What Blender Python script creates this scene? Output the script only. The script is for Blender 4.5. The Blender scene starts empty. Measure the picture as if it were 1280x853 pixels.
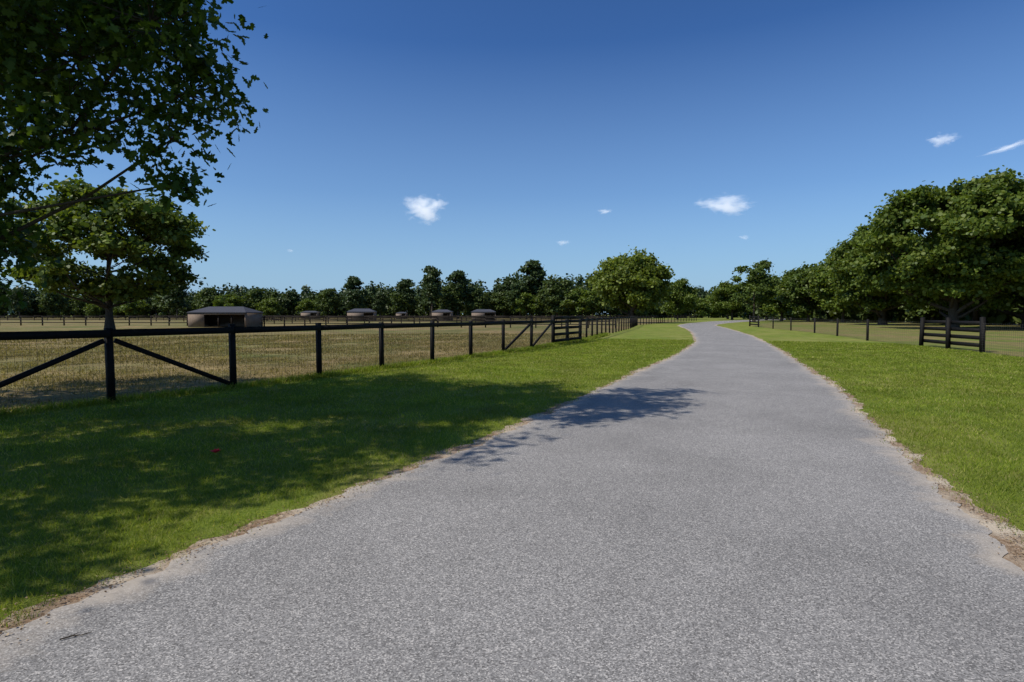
import bpy, math, numpy as np, bmesh
from mathutils import Vector
scene=bpy.context.scene
col=scene.collection
RNG=np.random.default_rng(7)

# ------------------------------------------------------------------ helpers
def link(o): col.objects.link(o); return o
def tag(o,label,cat,group=None,kind=None):
    o["label"]=label; o["category"]=cat
    if group: o["group"]=group
    if kind: o["kind"]=kind
    return o
def mesh_np(name,V,F,mat,smooth=False):
    V=np.asarray(V,dtype=np.float32).reshape(-1,3); F=np.asarray(F,dtype=np.int32)
    n,k=F.shape
    me=bpy.data.meshes.new(name)
    me.vertices.add(len(V)); me.vertices.foreach_set("co",V.ravel())
    me.loops.add(n*k); me.loops.foreach_set("vertex_index",F.ravel())
    me.polygons.add(n); me.polygons.foreach_set("loop_start",np.arange(0,n*k,k,dtype=np.int32))
    me.update(calc_edges=True)
    if smooth: me.polygons.foreach_set("use_smooth",np.ones(n,dtype=bool))
    if mat: me.materials.append(mat)
    return me
def obj(name,me,parent=None,loc=None):
    o=bpy.data.objects.new(name,me); link(o)
    if parent: o.parent=parent
    if loc is not None: o.location=loc
    return o
def empty(name,loc):
    o=bpy.data.objects.new(name,None); link(o); o.location=loc; o.empty_display_size=0.3; return o

class MB:
    def __init__(s): s.V=[]; s.F=[]; s.n=0
    def box(s,p0,p1,w,h,up=(0,0,1)):
        p0=np.array(p0,float); p1=np.array(p1,float)
        d=p1-p0; d/=np.linalg.norm(d); up=np.array(up,float)
        sd=np.cross(d,up); sd/=np.linalg.norm(sd); u=np.cross(sd,d)
        for p in (p0,p1):
            for a,b in((-1,-1),(1,-1),(1,1),(-1,1)):
                s.V.append(p+sd*a*w/2+u*b*h/2)
        n=s.n
        s.F+=[(n,n+1,n+2,n+3),(n+7,n+6,n+5,n+4),(n,n+4,n+5,n+1),(n+1,n+5,n+6,n+2),(n+2,n+6,n+7,n+3),(n+3,n+7,n+4,n)]
        s.n+=8
    def tube(s,p0,p1,r0,r1,k=6):
        p0=np.array(p0,float); p1=np.array(p1,float); d=p1-p0; L=np.linalg.norm(d)
        if L<1e-5: return
        d/=L; a=np.array((1.,0,0)) if abs(d[0])<0.8 else np.array((0,1.,0))
        u=np.cross(d,a); u/=np.linalg.norm(u); v=np.cross(d,u)
        n=s.n
        for p,r in((p0,r0),(p1,r1)):
            for i in range(k):
                t=2*math.pi*i/k; s.V.append(p+r*(math.cos(t)*u+math.sin(t)*v))
        for i in range(k):
            j=(i+1)%k; s.F.append((n+i,n+j,n+k+j,n+k+i))
        s.n+=2*k
    def path(s,pts,radii,k=6):
        for i in range(len(pts)-1): s.tube(pts[i],pts[i+1],radii[i],radii[i+1],k)
    def quad(s,a,b,c,d):
        n=s.n; s.V+= [np.array(a,float),np.array(b,float),np.array(c,float),np.array(d,float)]; s.F.append((n,n+1,n+2,n+3)); s.n+=4
    def mesh(s,name,mat,smooth=False): return mesh_np(name,np.array(s.V),np.array(s.F),mat,smooth)

# ------------------------------------------------------------------ materials
def new_mat(name):
    m=bpy.data.materials.new(name); m.use_nodes=True
    nt=m.node_tree; b=nt.nodes["Principled BSDF"]; return m,nt,b
def noise(nt,scale,detail=4,rough=0.6,vec=None,dist=0):
    n=nt.nodes.new("ShaderNodeTexNoise"); n.inputs["Scale"].default_value=scale
    n.inputs["Detail"].default_value=detail; n.inputs["Roughness"].default_value=rough
    n.inputs["Distortion"].default_value=dist
    if vec: nt.links.new(vec,n.inputs["Vector"])
    return n.outputs["Fac"]
def ramp(nt,fac,stops):
    r=nt.nodes.new("ShaderNodeValToRGB"); e=r.color_ramp.elements
    while len(e)<len(stops): e.new(0.5)
    for i,(p,c) in enumerate(stops):
        e[i].position=p; e[i].color=(c[0],c[1],c[2],1) if not np.isscalar(c) else (c,c,c,1)
    nt.links.new(fac,r.inputs["Fac"]); return r.outputs["Color"]
def mix(nt,fac,a,b,mode='MIX'):
    m=nt.nodes.new("ShaderNodeMix"); m.data_type='RGBA'; m.blend_type=mode
    for sock,val in((m.inputs[0],fac),(m.inputs[6],a),(m.inputs[7],b)):
        if hasattr(val,"is_output"): nt.links.new(val,sock)
        elif np.isscalar(val): sock.default_value=val
        else: sock.default_value=(*val,1)
    return m.outputs[2]
def objco(nt):
    t=nt.nodes.new("ShaderNodeTexCoord"); return t.outputs["Object"]
def bump(nt,b,h,strength,dist):
    n=nt.nodes.new("ShaderNodeBump"); n.inputs["Strength"].default_value=strength; n.inputs["Distance"].default_value=dist
    nt.links.new(h,n.inputs["Height"]); nt.links.new(n.outputs[0],b.inputs["Normal"])

def ground_mat(name,c_dark,c_mid,c_light,c_patch,patch_scale,bscale=40,mlo=0.72,mhi=1.2,mscale=1.3):
    m,nt,b=new_mat(name); co=objco(nt)
    fine=noise(nt,bscale,8,0.75,co); med=noise(nt,mscale,7,0.7,co,0.6); big=noise(nt,patch_scale,6,0.65,co,1.0)
    c1=ramp(nt,fine,[(0.3,c_dark),(0.5,c_mid),(0.7,c_light)])
    f1=ramp(nt,big,[(0.42,0.0),(0.60,1.0)])
    c2=mix(nt,f1,c1,c_patch)
    f2=ramp(nt,med,[(0.3,mlo),(0.7,mhi)])
    c3=mix(nt,1.0,c2,f2,'MULTIPLY')
    nt.links.new(c3,b.inputs["Base Color"]); b.inputs["Roughness"].default_value=0.95
    b.inputs["Specular IOR Level"].default_value=0.1
    bump(nt,b,fine,0.8,0.03); return m
M_verge=ground_mat("verge_grass",(0.065,0.095,0.012),(0.13,0.175,0.023),(0.22,0.245,0.048),(0.20,0.205,0.05),0.35,40,0.66,1.22)
M_field=ground_mat("dry_pasture",(0.10,0.083,0.033),(0.215,0.158,0.07),(0.33,0.25,0.125),(0.115,0.12,0.036),0.11,22,0.55,1.3,0.5)
M_litter=ground_mat("leaf_litter",(0.10,0.085,0.03),(0.19,0.155,0.06),(0.27,0.21,0.10),(0.12,0.15,0.03),0.16,20)
M_dirt=ground_mat("sandy_dirt",(0.12,0.07,0.04),(0.28,0.19,0.12),(0.52,0.43,0.32),(0.44,0.37,0.28),1.3,22)

def road_mat():
    m,nt,b=new_mat("chip_seal_asphalt"); co=objco(nt)
    v=nt.nodes.new("ShaderNodeTexVoronoi"); v.inputs["Scale"].default_value=140; nt.links.new(co,v.inputs["Vector"])
    sep=nt.nodes.new("ShaderNodeSeparateColor"); nt.links.new(v.outputs["Color"],sep.inputs[0])
    c1=ramp(nt,sep.outputs[0],[(0.0,(0.095,0.09,0.086)),(0.35,(0.18,0.173,0.166)),(0.75,(0.245,0.235,0.224)),(1.0,(0.43,0.405,0.375))])
    fine=noise(nt,90,4,0.8,co)
    c2=mix(nt,1.0,c1,ramp(nt,fine,[(0.3,0.86),(0.7,1.14)]),'MULTIPLY')
    big=noise(nt,0.45,7,0.7,co,0.5)
    c3=mix(nt,1.0,c2,ramp(nt,big,[(0.3,0.82),(0.7,1.16)]),'MULTIPLY')
    a=nt.nodes.new("ShaderNodeAttribute"); a.attribute_name="edge"
    en=noise(nt,1.6,7,0.72,co,0.5)
    mm=nt.nodes.new("ShaderNodeMath"); mm.operation='MULTIPLY_ADD'; nt.links.new(en,mm.inputs[0]); mm.inputs[1].default_value=-1.3
    nt.links.new(a.outputs["Fac"],mm.inputs[2])
    ef=ramp(nt,mm.outputs[0],[(0.0,0.0),(0.02,0.0),(0.42,0.8)])
    c4=mix(nt,ef,c3,mix(nt,noise(nt,9,6,0.7,co),(0.24,0.20,0.155),(0.50,0.44,0.37)))
    nt.links.new(c4,b.inputs["Base Color"]); b.inputs["Roughness"].default_value=0.85; b.inputs["Specular IOR Level"].default_value=0.12
    bump(nt,b,v.outputs["Distance"],0.35,0.003); return m
M_road=road_mat()

def leaf_mat(name,c0,c1,c2,trans=0.35,gloss=0.25,rough=0.5,nlow=0.75,nscale=0.35,c3=None):
    m,nt,b=new_mat(name)
    g=nt.nodes.new("ShaderNodeNewGeometry")
    st=[(0.0,c0),(0.55,c1),(1.0,c2)] if c3 is None else [(0.0,c0),(0.5,c1),(0.9,c2),(0.97,c3)]
    c=ramp(nt,g.outputs["Random Per Island"],st)
    n=noise(nt,nscale,5,0.6,objco(nt)); cc=mix(nt,1.0,c,ramp(nt,n,[(0.3,nlow),(0.7,1.25)]),'MULTIPLY')
    nt.links.new(cc,b.inputs["Base Color"]); b.inputs["Roughness"].default_value=rough; b.inputs["Specular IOR Level"].default_value=gloss
    t=nt.nodes.new("ShaderNodeBsdfTranslucent"); nt.links.new(mix(nt,1.0,cc,(1.5,1.5,0.6),'MULTIPLY'),t.inputs["Color"])
    mx=nt.nodes.new("ShaderNodeMixShader"); mx.inputs[0].default_value=trans
    nt.links.new(b.outputs[0],mx.inputs[1]); nt.links.new(t.outputs[0],mx.inputs[2])
    nt.links.new(mx.outputs[0],nt.nodes["Material Output"].inputs["Surface"]); return m
M_leaf_near=leaf_mat("oak_leaves",(0.03,0.06,0.008),(0.055,0.10,0.012),(0.10,0.15,0.02),0.38)
M_leaf_a=leaf_mat("foliage_bright",(0.08,0.115,0.016),(0.125,0.165,0.023),(0.18,0.21,0.04),0.35)
M_leaf_m=leaf_mat("foliage_mid",(0.055,0.09,0.014),(0.097,0.138,0.019),(0.15,0.182,0.033),0.33)
M_leaf_b=leaf_mat("foliage_deep",(0.045,0.075,0.014),(0.073,0.11,0.019),(0.11,0.145,0.029),0.3)
M_leaf_c=leaf_mat("foliage_far",(0.045,0.072,0.02),(0.068,0.098,0.025),(0.10,0.13,0.033),0.25)
M_leaf_p=leaf_mat("pine_needles",(0.028,0.05,0.016),(0.046,0.072,0.022),(0.07,0.097,0.029),0.15)
M_blade=leaf_mat("grass_blades",(0.12,0.168,0.017),(0.193,0.25,0.025),(0.30,0.33,0.06),0.45,0.1,0.6,0.6,0.9,(0.44,0.37,0.16))
M_blade_dry=leaf_mat("dry_grass_blades",(0.13,0.122,0.038),(0.225,0.18,0.072),(0.34,0.26,0.125),0.3,0.1,0.6,0.55,0.4)
M_debris=leaf_mat("fallen_leaf_bits",(0.08,0.05,0.03),(0.20,0.13,0.075),(0.40,0.31,0.2),0.1,0.1,0.8)

def simple(name,c0,c1,scale,rough=0.8,b_s=0.4,b_d=0.01,stretch=None,spec=0.3):
    m,nt,b=new_mat(name); co=objco(nt)
    if stretch:
        mp=nt.nodes.new("ShaderNodeMapping"); mp.inputs["Scale"].default_value=stretch; nt.links.new(co,mp.inputs["Vector"]); co=mp.outputs[0]
    n=noise(nt,scale,6,0.7,co)
    nt.links.new(ramp(nt,n,[(0.3,c0),(0.7,c1)]),b.inputs["Base Color"]); b.inputs["Roughness"].default_value=rough
    b.inputs["Specular IOR Level"].default_value=spec
    bump(nt,b,n,b_s,b_d); return m
M_bark=simple("bark",(0.035,0.027,0.02),(0.10,0.08,0.06),6,0.9,0.8,0.03,(3,3,0.6),0.1)
M_black=simple("black_painted_wood",(0.004,0.004,0.004),(0.013,0.011,0.010),9,0.7,0.5,0.006,None,0.15)
M_fardark=simple("weathered_dark_wood",(0.012,0.010,0.009),(0.035,0.028,0.022),5,0.85,0.4,0.01,None,0.1)
M_wire=simple("galvanised_wire",(0.05,0.045,0.04),(0.11,0.10,0.09),20,0.6,0.1)
M_shedwall=simple("grey_brown_boards",(0.14,0.10,0.075),(0.24,0.185,0.14),4,0.85,0.5,0.02,(4,4,0.4))
M_roof=simple("grey_shingle_roof",(0.04,0.042,0.052),(0.075,0.078,0.094),8,0.85,0.3,0.01,None,0.08)
M_red=simple("red_petal",(0.6,0.01,0.015),(0.85,0.03,0.04),40,0.5)

# ------------------------------------------------------------------ plan of the road and fences (metres)
L=np.array([(-4.2,-10),(-3.2,0),(-2.72,2.6),(-2.46,3.35),(-1.74,4.65),(-0.75,6.5),(0.68,9.5),(3.67,16.3),(6.93,23.5),(10.9,33.5),(15.0,46.9),(19.2,62),(24.3,84),(32.8,105),(48,135),(82,185),(120,230)])
R=np.array([(3.0,-10),(3.05,0),(3.28,3.55),(3.83,4.85),(4.94,7.4),(7.59,13.5),(9.58,18.9),(13.0,28),(18.3,43.4),(25,66),(30.4,86),(38.6,103),(54,130),(88,178),(127,223)])
def smooth_fn(P):
    z=np.linspace(P[0,1],P[-1,1],1200); x=np.interp(z,P[:,1],P[:,0])
    zz=z.copy(); out=np.zeros_like(x)
    for i,zc in enumerate(zz):
        w=np.exp(-0.5*((z-zc)/(0.5+0.045*abs(zc)))**2); out[i]=(w*x).sum()/w.sum()
    out[:3]=x[:3]
    return lambda q:np.interp(q,zz,out)
Lx=smooth_fn(L); Rx=smooth_fn(R)
def wob(s,seed,k=1.0):
    r=np.random.default_rng(seed); o=np.zeros_like(s)
    for f,a in ((0.6,0.028),(1.9,0.024),(5.3,0.026),(13.0,0.02),(31.0,0.012)):
        o+=a*np.sin(s*f*1.0+r.uniform(0,6.28))+a*0.7*np.sin(s*f*1.618+r.uniform(0,6.28))
    return o*k
def strip(name,fl,fr,z,height,mat,nc,edge=True):
    a=np.linspace(0,1,nc)
    xl=fl(z); xr=fr(z)
    X=xl[:,None]*(1-a)+xr[:,None]*a; Z=np.repeat(z[:,None],nc,1)
    V=np.stack([X,Z,np.full_like(X,height)],-1).reshape(-1,3)
    i=np.arange(len(z)-1)[:,None]*nc+np.arange(nc-1)[None]
    F=np.stack([i,i+1,i+nc+1,i+nc],-1).reshape(-1,4)
    me=mesh_np(name,V,F,mat)
    if edge:
        w=(xr-xl)[:,None]; d=np.minimum(a,1-a)[None]*w
        e=np.clip(1-d/0.9,0,1).ravel().astype(np.float32)
        at=me.attributes.new("edge",'FLOAT','POINT'); at.data.foreach_set("value",e)
    return obj(name,me)
zr=np.concatenate([np.arange(-10,20,0.04),np.arange(20,60,0.2),np.arange(60,230,0.8)])
rd=strip("road",lambda z:Lx(z)+wob(z,1,1.1),lambda z:Rx(z)+wob(z,2,1.1),zr,0.012,M_road,25)
tag(rd,"pale grey chip seal country lane with crumbling edges","road",kind="structure")
sh=strip("dirt_shoulder",lambda z:Lx(z)-0.15+wob(z,3,1.2),lambda z:Rx(z)+0.15+wob(z,4,1.2),zr,0.006,M_dirt,3,False)
tag(sh,"sandy brown dirt shoulder along the lane edges","shoulder",kind="structure")

G=MB(); G.quad((-6000,-3000,0),(6000,-3000,0),(6000,9000,0),(-6000,9000,0))
tag(obj("ground",G.mesh("ground",M_verge)),"mown green grass ground reaching the horizon","ground",kind="structure")

FL=[(-12.0,4.0),(-10.4,6.4),(-8.95,8.6),(-7.49,10.57),(-6.2,12.6),(-5.05,14.85),(-3.93,17.1),(-2.70,19.2),(-1.56,21.5),(-0.37,23.9),(0.9,26.5),(2.17,30.0)]
FL2=[(4.07,34.0)]
for t in np.linspace(0,1,15)[1:]: FL2.append((4.07+t*(13.5-4.07),34+t*(65-34)))
for t in np.linspace(0,1,9)[1:]: FL2.append((13.5+t*(18.5-13.5),65+t*(84-65)))
for t in np.linspace(0,1,12)[1:]: FL2.append((18.5+t*(30-18.5),84+t*(112-84)))
for t in np.linspace(0,1,12)[1:]: FL2.append((30+t*(46-30),112+t*(142-112)))
FA=np.array([(-60,-60)]+FL+FL2)
def Fx(z): return np.interp(z,FA[:,1],FA[:,0])
FR=[(17.4,15.2),(18.75,19.8),(20.2,24.4)]
FR2=[(21.1,29.3),(22.2,35.5),(24.6,43.0),(26.6,50.0),(28.2,57.5),(29.6,64.5),(31.4,72.5)]
FR3=[(32.6,78.0),(36,88),(43,101),(56,122)]
RA=np.array([(14,-30)]+FR+FR2+FR3+[(130,215)])
def Gx(z): return np.interp(z,RA[:,1],RA[:,0])

zf=np.concatenate([np.arange(-60,40,0.3),np.arange(40,142,2.0),np.arange(142,420,10.)])
fs=strip("pasture",lambda z:np.full_like(z,-900.),lambda z:Fx(z)-0.25+wob(z,8,1.5),zf,0.004,M_field,3,False)
tag(fs,"dry yellow brown grazed pasture grass","pasture",kind="structure")
zg=np.concatenate([np.arange(-30,80,0.4),np.arange(80,215,3.0)])
ls=strip("paddock_ground",lambda z:Gx(z)+0.3+wob(z,9,1.5),lambda z:np.full_like(z,600.),zg,0.004,M_litter,3,False)
tag(ls,"thin grass and leaf litter under shade trees","paddock",kind="structure")

# ------------------------------------------------------------------ grass blades
def blades(name,P,dist,mat,h0,h1,wbase,seed):
    r=np.random.default_rng(seed); n=len(P)
    th=r.uniform(0,2*np.pi,n); h=r.uniform(h0,h1,n)*(1+0.02*dist); w=wbase*np.maximum(1,dist/5.0)*r.uniform(0.7,1.3,n)
    ln=r.normal(0,0.6,(n,2))*h[:,None]
    V=np.zeros((n,3,3)); B=np.concatenate([P,np.full((n,1),0.004)],1)
    dx=np.stack([np.cos(th)*w,np.sin(th)*w,np.zeros(n)],1)
    V[:,0]=B-dx; V[:,1]=B+dx; V[:,2]=B; V[:,2,:2]+=ln; V[:,2,2]+=h
    F=np.arange(n*3).reshape(n,3)
    return obj(name,mesh_np(name,V.reshape(-1,3),F,mat))
def sample(n,d0,d1,pw,seed):
    r=np.random.default_rng(seed)
    u=r.uniform(0,1,n); e=2-pw
    d=(d0**e+u*(d1**e-d0**e))**(1/e)
    a=r.uniform(-0.82,0.82,n)
    return np.stack([d*np.sin(a),d*np.cos(a)],1),d
def vnoise(x,y,s,seed):
    r=np.random.default_rng(seed); T=r.uniform(0,1,(256,256)); X=x*s; Y=y*s
    i=np.floor(X).astype(int); j=np.floor(Y).astype(int); fx=X-i; fy=Y-j; fx=fx*fx*(3-2*fx); fy=fy*fy*(3-2*fy)
    g=lambda a,b:T[a%256,b%256]
    return (g(i,j)*(1-fx)+g(i+1,j)*fx)*(1-fy)+(g(i,j+1)*(1-fx)+g(i+1,j+1)*fx)*fy
P,d=sample(950000,2.2,38,1.55,11)
z=P[:,1]; x=P[:,0]
patch=0.5*vnoise(x,z,1.3,1)+0.5*vnoise(x,z,4.5,2)
el=np.minimum(np.abs(x-Lx(z)),np.abs(x-Rx(z)))
thin=np.clip(el/0.55,0,1)*0.75+0.25
rag=(vnoise(x,z,6,3)-0.5)*0.22
kl=(x<Lx(z)-0.05+wob(z,3,1.2)+rag+RNG.normal(0,0.05,len(x)))&(x>Fx(z)+0.1)
kr=(x>Rx(z)+0.05+wob(z,4,1.2)+rag+RNG.normal(0,0.05,len(x)))&(x<Gx(z))
k=(kl|kr)&(RNG.uniform(0,1,len(x))<(0.35+0.9*patch)*thin)
o=blades("verge_grass",P[k],d[k],M_blade,0.018,0.045,0.0022,5)
tag(o,"short mown green grass beside the lane","grass",kind="stuff")
P,d=sample(330000,7,48,1.2,12); x=P[:,0]; z=P[:,1]
k=(x<Fx(z)-0.05)&(RNG.uniform(0,1,len(x))<np.clip(2.2*(0.6*vnoise(x,z,0.45,5)+0.4*vnoise(x,z,1.6,6))-0.55,0.05,1))
o=blades("pasture_grass",P[k],d[k],M_blade_dry,0.02,0.07,0.0028,6)
tag(o,"dry yellow brown pasture grass tufts","grass",kind="stuff")
r=np.random.default_rng(77); zz=r.uniform(8,45,26000); xx=Fx(zz)+r.normal(0,0.14,len(zz))
o=blades("fence_line_grass",np.stack([xx,zz],1),np.hypot(xx,zz),M_blade,0.04,0.13,0.003,8)
tag(o,"taller uncut grass along the fence base","grass",kind="stuff")

# ------------------------------------------------------------------ trees
OAK=np.array([(0,-0.5),(0.16,-0.3),(0.12,-0.12),(0.34,0.0),(0.17,0.14),(0.27,0.32),(0,0.5),(-0.27,0.3),(-0.17,0.14),(-0.36,0.02),(-0.12,-0.12),(-0.16,-0.3)])
CLUMP=np.array([(-0.5,-0.12),(-0.1,-0.5),(0.45,-0.28),(0.38,0.3),(-0.05,0.5),(-0.4,0.3)])
def leaves(C,out,size,tmpl,mat,name,seed,up=0.5,ow=0.5,rnd=0.8):
    r=np.random.default_rng(seed); n=len(C)
    N=r.normal(0,rnd,(n,3))+out*ow; N[:,2]+=up
    N/=np.linalg.norm(N,axis=1)[:,None]
    A=r.normal(0,1,(n,3)); T=np.cross(N,A); T/=np.linalg.norm(T,axis=1)[:,None]; B=np.cross(N,T)
    s=size*r.uniform(0.65,1.3,n)
    V=C[:,None]+s[:,None,None]*(tmpl[None,:,0,None]*T[:,None]+tmpl[None,:,1,None]*B[:,None])
    k=len(tmpl)
    return mesh_np(name,V.reshape(-1,3),np.arange(n*k).reshape(n,k),mat)
r=np.random.default_rng(41); n=9000; zd=2+28*r.uniform(0,1,n)**1.7; side=r.uniform(0,1,n)<0.5
xd=np.where(side,Lx(zd)-0.02-np.abs(r.normal(0,0.08,n))+wob(zd,3)+r.normal(0,0.07,n),Rx(zd)+0.02+np.abs(r.normal(0,0.10,n))+wob(zd,4)+r.normal(0,0.07,n))
me=leaves(np.stack([xd,zd,r.uniform(0.016,0.024,n)],1),np.zeros((n,3)),0.012,CLUMP,M_debris,"leaf_debris",42,up=1.6,ow=0,rnd=0.5)
tag(obj("leaf_debris",me),"dry brown leaf and bark crumbs along the lane edge","debris",kind="stuff")

def make_crown(lobes,n_cl,per,cr,size,tmpl,mat,seed,flat=0.7,low=-0.45):
    r=np.random.default_rng(seed)
    lb=np.array([(*l,1.0) if len(l)==4 else l for l in lobes],float)
    w=lb[:,3]**2; idx=r.choice(len(lb),n_cl,p=w/w.sum())
    D=r.normal(0,1,(n_cl,3)); D/=np.linalg.norm(D,axis=1)[:,None]
    D[:,2]=np.where(D[:,2]<low,-D[:,2]*0.6,D[:,2])
    rad=lb[idx,3]*r.uniform(0.5,1.08,n_cl)
    CC=lb[idx,:3]+D*rad[:,None]*np.stack([np.ones(n_cl),np.ones(n_cl),lb[idx,4]],1)
    cnt=np.maximum(3,(per*r.uniform(0.4,1.6,n_cl))).astype(int)
    ci=np.repeat(np.arange(n_cl),cnt)
    off=r.normal(0,1,(len(ci),3))*cr*np.repeat(r.uniform(0.6,1.2,n_cl),cnt)[:,None]; off[:,2]*=flat
    C=CC[ci]+off; out=D[ci]
    return leaves(C,out,size,tmpl,mat,"crown",seed+1),CC,idx,lb
def make_trunk(H0,r0,lobes,CC,idx,seed,lean=(0,0),max_tw=160,top=None,lk=0.5):
    r=np.random.default_rng(seed); b=MB()
    top=top if top is not None else max(l[2] for l in lobes)*0.85
    pts=[];rad=[]
    for t in np.linspace(0,1,9):
        pts.append(np.array((lean[0]*t+0.12*math.sin(t*5+seed)*t*top*0.12,lean[1]*t+0.1*math.cos(t*4+seed)*t*top*0.1-0.0,t*top)))
        rad.append(r0*(1-0.82*t)*(1+0.5*math.exp(-t*22)))
    pts[0][:2]=0; pts[0][2]=-0.1
    b.path(pts,rad,10)
    P=np.array(pts)
    for li,l in enumerate(lobes):
        c=np.array(l[:3],float)
        zt=np.clip(c[2]-np.hypot(c[0],c[1])*r.uniform(0.35,0.8),H0,top*0.97)
        st=np.array([np.interp(zt,P[:,2],P[:,i]) for i in range(3)])
        rs=max(0.03,r0*(1-0.8*zt/top)*lk)
        m=st*0.45+c*0.55+np.array((0,0,-0.06*np.linalg.norm(c-st)))+r.normal(0,0.05,3)*np.linalg.norm(c-st)
        q=[st,st*0.7+m*0.3+r.normal(0,0.03,3)*np.linalg.norm(c-st),m,(m+c)/2+r.normal(0,0.04,3)*np.linalg.norm(c-st),c]
        rr=[rs,rs*0.8,rs*0.55,rs*0.38,rs*0.2]
        b.path(q,rr,7)
        tw=np.where(idx==li)[0][:max(2,max_tw//len(lobes))]
        for t in tw:
            e=CC[t]; cand=[q[2],q[3],q[4]]
            a=min(cand,key=lambda p:np.linalg.norm(p-e))
            mm=(a+e)/2+r.normal(0,0.1,3)*np.linalg.norm(e-a)
            b.path([a,mm,e],[min(0.03,rs*0.25),min(0.018,rs*0.15),0.005],5)
    return b.mesh("trunk",M_bark,True)
def rand_lobes(H,rx,cb,n,rl,seed,zsq=1.0,var=0.28):
    r=np.random.default_rng(seed); hz=(H-cb)/2; cz=cb+hz; L=[]
    for i in range(n):
        t=(i+0.5)/n; ph=i*2.4+r.uniform(-0.4,0.4); cz_=1-2*t
        s=math.sqrt(max(0,1-cz_*cz_))
        rr=rl*r.uniform(1-var,1+var)
        L.append((math.cos(ph)*s*(rx-rr*0.8)*r.uniform(0.75,1.05),math.sin(ph)*s*(rx-rr*0.8)*r.uniform(0.75,1.05),cz+cz_*(hz-rr*0.8*zsq)*r.uniform(0.88,1.02),rr,0.8*zsq))
    L.append((0,0,cz,rl*1.2,0.9))
    return L
def tree(name,loc,H,rx,cb,nl,rl,ncl,per,cr,size,mat,seed,label,trunk_r=0.35,cat="tree",zsq=1.0,group=None,tmpl=CLUMP,low=-0.45,lobes=None,flat=0.7,H0=None,max_tw=160,var=0.28):
    lobes=lobes or rand_lobes(H,rx,cb,nl,rl,seed,zsq,var)
    cm,CC,idx,lb=make_crown(lobes,ncl,per,cr,size,tmpl,mat,seed,flat,low)
    tm=make_trunk(H0 or max(1.0,cb*0.8),trunk_r,lobes,CC,idx,seed,max_tw=max_tw)
    e=empty(name,loc); obj("trunk",tm,e); obj("crown",cm,e)
    tag(e,label,cat,group); return e
def copy_tree(src,loc,s,rot,label=None):
    e=src.copy(); link(e); e.location=loc; e.scale=s; e.rotation_euler=(0,0,rot)
    for c in src.children:
        k=c.copy(); link(k); k.parent=e
    if label: e["label"]=label
    return e

ox,oy=-11.6,7.2
WL=[(-4.95,8.0,5.65,0.9),(-4.65,8.3,4.8,0.7),(-4.9,8.3,4.15,0.58),(-5.0,8.3,3.5,0.38),(-6.0,8.2,4.3,0.6),(-6.2,8.3,5.3,1.0),(-6.9,8.1,4.2,0.6),(-7.5,8.4,5.6,0.9),(-7.7,8.2,3.6,0.65),
    (-8.3,9.0,2.7,0.55),(-7.95,8.6,2.1,0.38),(-7.7,8.5,2.7,0.35),(-5.9,8.6,6.6,1.1),(-7.6,9.5,7.2,1.4),(-9.0,9.6,6.0,1.5),(-9.2,9.0,4.0,1.0),
    (-9.2,6.2,8.5,2.4),(-6.3,7.4,8.8,1.9),(-4.0,8.4,9.2,1.2),(-4.6,7.0,8.6,1.3),(-12.5,8,9,2.8),(-8.6,2.6,6.2,1.8),(-8.8,4.2,5.6,1.8),(-7.2,4.6,7.4,1.6),(-9.6,10.6,8.6,2.0),
    (-12.5,4.0,7.5,2.4),(-13.5,10.5,7,2.4),(-10.5,7.5,11.4,2.2),(-7.6,9.0,10.2,1.5)]
lob=[(a-ox,b-oy,c,r_) for a,b,c,r_ in WL]
cm,CC,idx,lb=make_crown(lob,1950,44,0.22,0.15,OAK,M_leaf_near,31,0.8,-0.9)
tm=make_trunk(2.6,0.38,lob,CC,idx,31,max_tw=1200,top=10.5,lk=0.2)
e=empty("oak_tree",(ox,oy,0)); obj("trunk",tm,e); obj("crown",cm,e)
tag(e,"large leafy oak overhanging the grass verge and fence","tree")

tree("shade_tree",(-41.0,58,0),14.9,9.3,1.7,32,2.1,700,42,0.55,0.36,M_leaf_m,54,"spreading leafy tree in the pasture behind the fence",0.38,zsq=0.7,flat=0.5,low=-0.35,H0=2.2,max_tw=400,var=0.4)
tree("round_oak_tree",(22.6,107,0),13.4,7.3,0.8,20,2.4,640,50,0.58,0.42,M_leaf_a,61,"rounded bright green oak beside the lane bend",0.4,var=0.35)
T=[((48,62),16.8,9.6,1.0,M_leaf_m,"broad spreading oak with low dense crown",71),
   ((59,65),16.6,9.5,0.9,M_leaf_b,"broad dark oak standing behind the paddock fence",72),
   ((56,86),15.6,7.8,1.0,M_leaf_m,"dense rounded oak in the roadside row",73)]
for (p,H,rx,cb,m,lab,sd) in T:
    tree("oak_tree",(p[0],p[1],0),H,rx,cb,36,rx*0.27,1300,50,0.5,0.33,m,sd,lab,0.5,group="oaks along the lane",zsq=0.85,flat=0.55,var=0.45)
src1=tree("roadside_tree",(64,110,0),13,6.6,0.8,14,2.3,380,46,0.6,0.45,M_leaf_m,81,"leafy green tree in the roadside row",0.3,group="oaks along the lane",zsq=0.8,var=0.4)
src2=tree("roadside_tree",(63.5,122,0),12.6,6.0,1.0,13,2.2,380,46,0.6,0.45,M_leaf_b,82,"leafy green tree in the roadside row",0.3,group="oaks along the lane",zsq=0.8,var=0.4)
for i,(x,z,s,sw) in enumerate([(63,133,0.9,1),(67,150,0.95,0.9),(63,163,0.85,0.95),(72,190,0.95,1),(50,172,0.95,0.85),(74,100,1.05,1.1),(70,86,1.1,1.2),(78,116,1.1,1.2),(80,76,1.2,1.3),(80,60,1.2,1.3),(72,52,1.1,1.2),(60,46,1.0,1.0)]):
    copy_tree([src1,src2][i%2],(x,z,0),(sw,sw,s),i*1.3)
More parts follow.
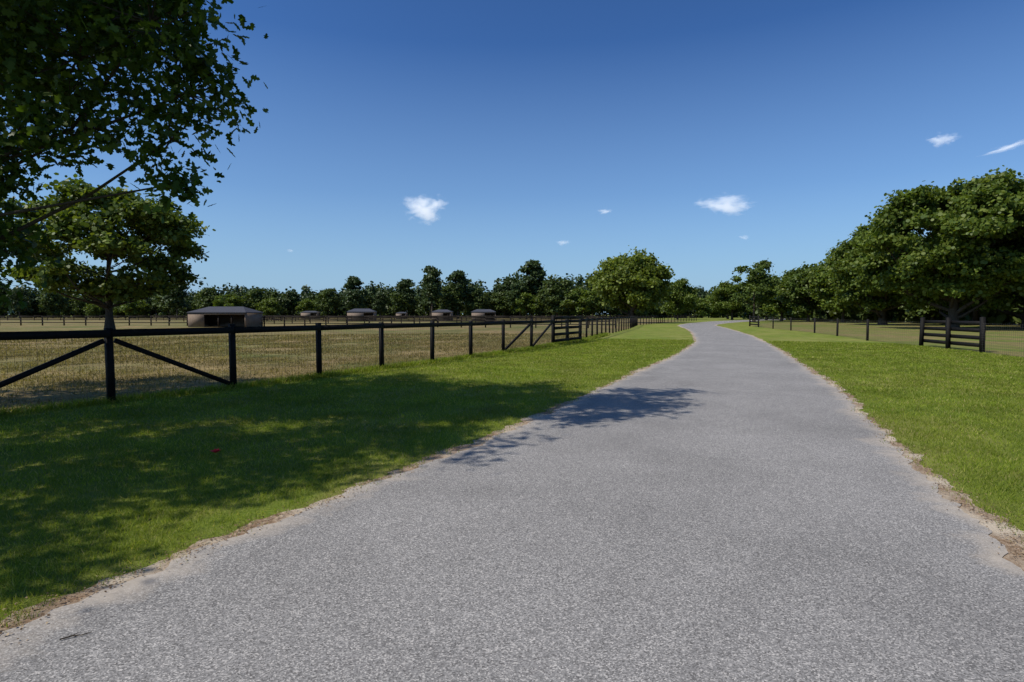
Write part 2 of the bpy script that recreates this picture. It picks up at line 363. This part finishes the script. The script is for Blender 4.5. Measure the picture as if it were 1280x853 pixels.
tree("sparse_tree",(51,120,0),12.8,4.6,2.5,12,1.4,150,36,0.5,0.42,M_leaf_b,91,"slender sparse tree beside the lane",0.25,zsq=0.7)

var=[]
specs=[(13,5.6,0.6,13,2.1,M_leaf_c,101,"leafy tree at the edge of the distant wood",0.8),
       (16.5,3.2,5.0,11,1.3,M_leaf_p,102,"tall dark pine at the edge of the distant wood",0.7),
       (11.0,6.8,0.6,14,2.4,M_leaf_m,103,"broad leafy tree at the edge of the distant wood",0.65),
       (15.0,4.0,3.0,12,1.6,M_leaf_p,104,"tall dark pine at the edge of the distant wood",0.75),
       (9.0,4.6,0.4,10,1.9,M_leaf_m,105,"small bright tree at the edge of the distant wood",0.85),
       (14.0,5.0,1.0,13,1.9,M_leaf_c,106,"leafy tree at the edge of the distant wood",0.95)]
rr=np.random.default_rng(19)
xs=[];x=-330
while x<100:
    xs.append(x); x+=rr.choice([rr.uniform(1.5,4.0),rr.uniform(5,11)])
def zw(x): return 232+10*math.sin(x*0.021)+6*math.sin(x*0.07)+(-25 if 0<x<50 else 0)+(max(0,x-60))*0.4
def hmod(x): return 0.90+0.06*math.sin(x*0.083)+0.05*math.sin(x*0.19+1)+0.04*math.sin(x*0.31)+(0.22/(1+math.exp(-(x+40)/8)))*(1/(1+math.exp((x-42)/4)))
k=0
for i,x in enumerate(xs):
    z=zw(x)+rr.uniform(-12,7); s=rr.uniform(0.7,1.1)*hmod(x)
    j=int(rr.choice(6,p=[.2,.2,.15,.18,.12,.15]))
    if k<6:
        H,rx,cb,nl,rl,m,sd,lab,zs=specs[k]
        e=tree("wood_edge_tree",(x,z,0),H,rx,cb,nl,rl,250,30,0.6,0.6,m,sd,lab,0.3,group="trees at the wood edge",zsq=zs,max_tw=40,var=0.4); e.scale=(1,1,s); var.append(e); k+=1
    else:
        copy_tree(var[j],(x,z,0),(s*rr.uniform(0.8,1.35),s*rr.uniform(0.85,1.2),s),rr.uniform(0,6.28))
def wood_mass(name,path,depth,H,n,seed,label,size=1.4,dens=4.0,hm=None,mat=None,hlo=0.8,hhi=1.08):
    r=np.random.default_rng(seed); Pp=np.array(path,float)
    seg=np.hypot(*(Pp[1:]-Pp[:-1]).T); cs=np.concatenate([[0],np.cumsum(seg)])
    nt_=int(cs[-1]/4.5*dens)
    t=r.uniform(0,cs[-1],nt_); tx=np.interp(t,cs,Pp[:,0]); ty=np.interp(t,cs,Pp[:,1])+r.uniform(0,depth,nt_)
    Ht=H*r.uniform(hlo,hhi,nt_); rt=r.uniform(1.6,4.6,nt_)
    if hm: Ht*=np.array([hm(a) for a in tx])
    i=r.integers(0,nt_,n); D=r.normal(0,1,(n,3)); D/=np.linalg.norm(D,axis=1)[:,None]
    k_=r.uniform(0.6,1.05,n)
    C=np.stack([tx[i]+D[:,0]*rt[i]*k_,ty[i]+D[:,1]*rt[i]*k_,Ht[i]*0.5+D[:,2]*Ht[i]*0.5*k_],1)
    C[:,2]=np.maximum(C[:,2],0.3)
    me=leaves(C,D,size,CLUMP,mat or M_leaf_c,name,seed)
    return tag(obj(name,me),label,"wood",kind="stuff")
wood_mass("distant_wood",[(-420,246),(-150,250),(-30,240),(40,225),(60,240),(110,262),(200,290)],26,14.6,200000,201,"dense green wood closing the far side of the pasture",1.0,4.5,hmod,M_leaf_p,0.66,1.14)
wood_mass("roadside_wood",[(66,58),(74,84),(78,110),(76,140),(80,175),(84,205)],0.01,10.5,26000,202,"dense undergrowth and trees behind the roadside oaks",1.1,2.0)

# ------------------------------------------------------------------ fences
def fence(name,label,posts,rails,ph=1.42,pw=0.105,mesh=True,braces=(),mat=M_black,rail_h=0.14,group=None,dense=0.1,wr=0.0024):
    base=posts[0]; e=empty(name,(base[0],base[1],0)); tag(e,label,"fence",group)
    def lc(p,z): return (p[0]-base[0],p[1]-base[1],z)
    pb=MB()
    a=np.array(posts[0],float); b=np.array(posts[min(1,len(posts)-1)],float); d=(b-a)/np.linalg.norm(b-a)
    pb.box((0,0,-0.1),(0,0,ph),pw,pw,up=(d[0],d[1],0))
    pm=pb.mesh("post",mat)
    r=np.random.default_rng(len(posts))
    for i,p in enumerate(posts):
        o=obj("post",pm,e,lc(p,0)); o.scale=(1,1,1+r.normal(0,0.01)); o.rotation_euler=(r.normal(0,0.01),r.normal(0,0.01),r.normal(0,0.05))
    for h in rails:
        rb=MB()
        for i in range(len(posts)-1):
            a=np.array(posts[i],float); b=np.array(posts[i+1],float); d=(b-a)/np.linalg.norm(b-a); nrm=np.array((d[1],-d[0]))*(pw/2+0.021)
            rb.box(lc(a+nrm+d*0.004,h+r.normal(0,0.006)),lc(b+nrm-d*0.004,h+r.normal(0,0.006)),0.04,rail_h)
        obj("rail",rb.mesh("rail",mat),e)
    if mesh:
        wb=MB()
        for i in range(len(posts)-1):
            a=np.array(posts[i],float); b=np.array(posts[i+1],float); Ls=np.linalg.norm(b-a); d=(b-a)/Ls; nrm=np.array((d[1],-d[0]))*(-(pw/2+0.01))
            for h in np.arange(0.05,1.28,0.1): wb.tube(lc(a+nrm,h),lc(b+nrm,h),wr,wr,3)
            for s in np.arange(0,Ls,dense): wb.tube(lc(a+nrm+d*s,0.03),lc(a+nrm+d*s,1.27),wr,wr,3)
        obj("wire_mesh",wb.mesh("wire_mesh",M_wire),e)
    for (i,zi,j_,zj) in braces:
        bb=MB(); a=np.array(posts[i],float); b=np.array(posts[j_],float); d=(b-a)/np.linalg.norm(b-a)
        bb.box(lc(a+d*0.09,zi),lc(b-d*0.09,zj),0.07,0.085); obj("brace",bb.mesh("brace",mat),e)
    return e
fence("paddock_fence","black post and top rail fence with wire mesh and diagonal braces",FL,[1.29],braces=[(3,1.16,2,0.12),(3,1.16,4,0.12),(9,0.12,10,1.2),(10,0.12,11,1.25)])
fence("board_fence_panel","black four board timber panel closing the fence line",[FL[-1],(3.12,32.0),FL2[0]],[0.25,0.58,0.91,1.24,1.46],ph=1.56,pw=0.15,mesh=False,rail_h=0.15)
fence("paddock_fence","black post and top rail fence with wire mesh along the lane",FL2,[1.29],dense=0.2)
fence("wire_fence","dark post and wire mesh fence under the trees",FR,[],ph=1.3,pw=0.1,dense=0.15,wr=0.003)
fence("board_fence_panel","weathered dark four board timber panel in wire fence",[FR[-1],(20.65,26.9),FR2[0]],[0.3,0.62,0.94,1.26],ph=1.5,pw=0.15,mesh=False,rail_h=0.17)
fence("wire_fence","dark post and wire mesh fence beside the lane",FR2,[],ph=1.35,pw=0.11,dense=0.2,wr=0.003)
fence("board_fence_panel","dark board timber panel near the lane bend",[FR2[-1],FR3[0]],[0.3,0.62,0.94,1.26],ph=1.5,pw=0.16,mesh=False,rail_h=0.17)
def line(a,b,step):
    n=max(1,int(round(math.hypot(b[0]-a[0],b[1]-a[1])/step))); return [(a[0]+(b[0]-a[0])*t,a[1]+(b[1]-a[1])*t) for t in np.linspace(0,1,n+1)]
for a,b in [((-110,84),(-52,82)),((-52,82),(12,66)),((-44,98),(16,94)),((-80,128),(-10,125)),((-10,125),(26,122)),((-140,150),(-60,160)),((-44,84),(-60,150))]:
    fence("pasture_fence","dark three board timber fence dividing the pasture",line(a,b,3.2),[0.45,0.86,1.26],ph=1.38,pw=0.13,mesh=False,mat=M_fardark,rail_h=0.11,group="pasture dividing fences")

# ------------------------------------------------------------------ sheds
def shed(loc,w,d,h,rise,rot,label,fw=0.28):
    e=empty("run_in_shed",(*loc,0)); e.rotation_euler=(0,0,rot); tag(e,label,"shed","run-in sheds in the pasture")
    wb=MB(); t=0.12
    wb.box((-w/2,d/2,h/2),(w/2,d/2,h/2),t,h)
    wb.box((-w/2+t/2,-d/2+t/2+0.003,h/2),(-w/2+t/2,d/2-t/2-0.003,h/2),t,h); wb.box((w/2-t/2,-d/2+t/2+0.003,h/2),(w/2-t/2,d/2-t/2-0.003,h/2),t,h)
    wb.box((-w/2,-d/2,h/2),(-w/2+w*fw,-d/2,h/2),t,h)
    wb.box((-w/2+w*fw+0.003,-d/2,h-0.12),(w/2,-d/2,h-0.12),t,0.22)
    obj("wall",wb.mesh("wall",M_shedwall),e)
    for px in (-w/2+w*(fw+0.24),-w/2+w*min(0.93,fw+0.47),w/2-0.08):
        if px>w/2: continue
        p=MB(); p.box((px,-d/2+0.15,0),(px,-d/2+0.15,h-0.36),0.15,0.15,up=(0,1,0)); obj("post",p.mesh("post",M_fardark),e)
    ov=0.12; rx=w/2-d*0.28; V=[(-w/2-ov,-d/2-ov,h),(w/2+ov,-d/2-ov,h),(w/2+ov,d/2+ov,h),(-w/2-ov,d/2+ov,h),(-rx,0,h+rise),(rx,0,h+rise)]
    V2=[(a,b,c+0.1) for a,b,c in V]
    me=bpy.data.meshes.new("roof"); me.from_pydata(V+V2,[],[(6,7,11,10),(7,8,11),(8,9,10,11),(9,6,10),(1,0,4,5),(2,1,5),(3,2,5,4),(0,3,4),(0,1,7,6),(1,2,8,7),(2,3,9,8),(3,0,6,9)])
    me.materials.append(M_roof); me.update(); obj("roof",me,e)
shed((-37.6,75),7.3,5,1.8,0.75,0.0,"grey roofed open fronted shed in the dry pasture")
shed((-35.0,133),6.0,4.5,2.15,0.7,0.1,"small hip roofed run-in shed beyond the fences",0.62)
shed((-17.3,142),4.6,4.0,2.15,0.55,-0.05,"small hip roofed run-in shed beyond the fences",0.6)
shed((-7.0,140),5.8,4.3,2.15,0.6,0.05,"small hip roofed run-in shed beyond the fences",0.55)
shed((-76,215),6,4,2.3,0.5,0.0,"distant low run-in shed near the wood edge",0.6)
shed((-41,212),3.6,4,2.0,0.4,0.0,"distant low run-in shed near the wood edge",0.6)

# ------------------------------------------------------------------ small things
r=np.random.default_rng(3); b=MB()
for i in range(9):
    a=i*0.7; c=np.array((math.cos(a)*0.02,math.sin(a)*0.02,0.06)); o2=np.array((math.cos(a)*0.065,math.sin(a)*0.065,0.065+0.02*r.uniform()))
    s=np.array((-math.sin(a),math.cos(a),0))*0.03
    b.quad(c*0.3+(0,0,0.02),c-s,o2,c+s)
o=obj("red_flower",b.mesh("red_flower",M_red),loc=(-3.45,6.55,0.0)); tag(o,"small red flower lying in the mown grass","flower")
b=MB(); b.path([(0,0,.02),(0.04,0.03,.022),(0.08,0.04,.02),(0.11,0.07,.019)],[0.004,0.004,0.003,0.002]); b.tube((0.04,0.03,.022),(0.05,0.07,.02),0.003,0.001)
tag(obj("twig",b.mesh("twig",M_bark),loc=(-2.27,2.78,0)),"small brown twig lying on the lane","twig")

# ------------------------------------------------------------------ clouds (real volumes high above the land)
cmn,nt,b=new_mat("cloud_vapour"); nt.nodes.remove(b)
co=objco(nt)
ln=nt.nodes.new("ShaderNodeVectorMath"); ln.operation='LENGTH'; nt.links.new(co,ln.inputs[0])
nz=noise(nt,1.9,7,0.6,co,0.3)
m1=nt.nodes.new("ShaderNodeMath"); m1.operation='MULTIPLY_ADD'; nt.links.new(nz,m1.inputs[0]); m1.inputs[1].default_value=2.4; m1.inputs[2].default_value=-0.55
m2=nt.nodes.new("ShaderNodeMath"); m2.operation='SUBTRACT'; nt.links.new(m1.outputs[0],m2.inputs[0]); nt.links.new(ln.outputs["Value"],m2.inputs[1])
m3=nt.nodes.new("ShaderNodeMath"); m3.operation='MULTIPLY'; m3.use_clamp=True; nt.links.new(m2.outputs[0],m3.inputs[0]); m3.inputs[1].default_value=1.2
m4=nt.nodes.new("ShaderNodeMath"); m4.operation='MULTIPLY'; nt.links.new(m3.outputs[0],m4.inputs[0]); m4.inputs[1].default_value=0.013
sc_=nt.nodes.new("ShaderNodeVolumeScatter"); nt.links.new(m4.outputs[0],sc_.inputs["Density"]); sc_.inputs["Color"].default_value=(1,1,1,1)
em=nt.nodes.new("ShaderNodeEmission"); em.inputs["Color"].default_value=(0.88,0.94,1,1)  # glow added to the vapour, imitates light scattered many times inside the cloud
m5=nt.nodes.new("ShaderNodeMath"); m5.operation='MULTIPLY'; nt.links.new(m4.outputs[0],m5.inputs[0]); m5.inputs[1].default_value=0.5; nt.links.new(m5.outputs[0],em.inputs["Strength"])
ad=nt.nodes.new("ShaderNodeAddShader"); nt.links.new(sc_.outputs[0],ad.inputs[0]); nt.links.new(em.outputs[0],ad.inputs[1])
nt.links.new(ad.outputs[0],nt.nodes["Material Output"].inputs["Volume"])
bm=bmesh.new(); bmesh.ops.create_icosphere(bm,subdivisions=3,radius=1.0); cme=bpy.data.meshes.new("cloud"); bm.to_mesh(cme); bm.free(); cme.materials.append(cmn)
def cloud(px,pz,zd,w,h,rot,lab):
    o=obj("cloud",cme,loc=(px*zd,zd,1.65+pz*zd)); o.scale=(w,w*0.8,h); o.rotation_euler=(0,rot,rot*7+px*9)
    tag(o,lab,"cloud","small fair weather clouds")
cloud(-0.153,0.184,4000,240,118,0.0,"small puffy white cloud in clear blue sky")
cloud(0.372,0.190,4000,235,88,0.0,"small puffy white cloud in clear blue sky")
cloud(0.745,0.302,3600,125,48,0.0,"small thin white cloud in clear blue sky")
cloud(0.862,0.290,3600,190,20,-0.25,"faint wispy white cloud streak in blue sky")
cloud(0.162,0.179,4400,95,25,0.0,"tiny thin white cloud in blue sky")
cloud(0.089,0.125,4600,80,30,0.0,"tiny thin white cloud in blue sky")
cloud(0.405,0.134,4600,60,26,0.0,"tiny thin white cloud in blue sky")
cloud(-0.387,0.111,4600,45,20,0.0,"tiny thin white cloud in blue sky")

# ------------------------------------------------------------------ light, sky, camera
EL=math.radians(52); sd=np.array((0.905,0.425)); sd/=np.linalg.norm(sd)
dv=Vector((sd[0]*math.cos(EL),sd[1]*math.cos(EL),-math.sin(EL)))
sl=bpy.data.lights.new("sun",'SUN'); sl.energy=5.0; sl.angle=math.radians(0.5); sl.color=(1,0.94,0.84)
so=bpy.data.objects.new("sun",sl); link(so); so.rotation_euler=dv.to_track_quat('-Z','Y').to_euler(); so.location=(-30,-15,50)
w=bpy.data.worlds.new("World"); scene.world=w; w.use_nodes=True; nt=w.node_tree
sky=nt.nodes.new("ShaderNodeTexSky"); sky.sky_type='NISHITA'; sky.sun_disc=False; sky.sun_elevation=EL; sky.sun_rotation=math.atan2(-sd[0],-sd[1])%(2*math.pi)
sky.air_density=1.0; sky.dust_density=1.0; sky.ozone_density=1.4
tint=mix(nt,1.0,sky.outputs[0],(0.066,0.094,0.122),'MULTIPLY')
gm=nt.nodes.new("ShaderNodeGamma"); nt.links.new(tint,gm.inputs[0]); gm.inputs[1].default_value=1.3
fin=mix(nt,1.0,gm.outputs[0],(11.6,11.6,11.6),'MULTIPLY')
# low haze: paler air close to the horizon
tc=nt.nodes.new("ShaderNodeTexCoord"); sx=nt.nodes.new("ShaderNodeSeparateXYZ"); nt.links.new(tc.outputs["Generated"],sx.inputs[0])
hz=ramp(nt,sx.outputs["Z"],[(0.0,0.85),(0.08,0.62),(0.2,0.28),(0.42,0.0)])
fin2=mix(nt,hz,fin,(3.6,5.5,7.7))
bg=nt.nodes["Background"]; nt.links.new(fin2,bg.inputs["Color"]); bg.inputs["Strength"].default_value=0.10
cam=bpy.data.cameras.new("camera"); co_=bpy.data.objects.new("camera",cam); link(co_); scene.camera=co_
cam.lens=20; cam.sensor_width=36; cam.clip_end=20000; cam.clip_start=0.1
co_.location=(0,0,1.65); co_.rotation_euler=(math.radians(90-2.7),0,0)
scene.view_settings.view_transform='Standard'; scene.view_settings.look='None'; scene.view_settings.exposure=0
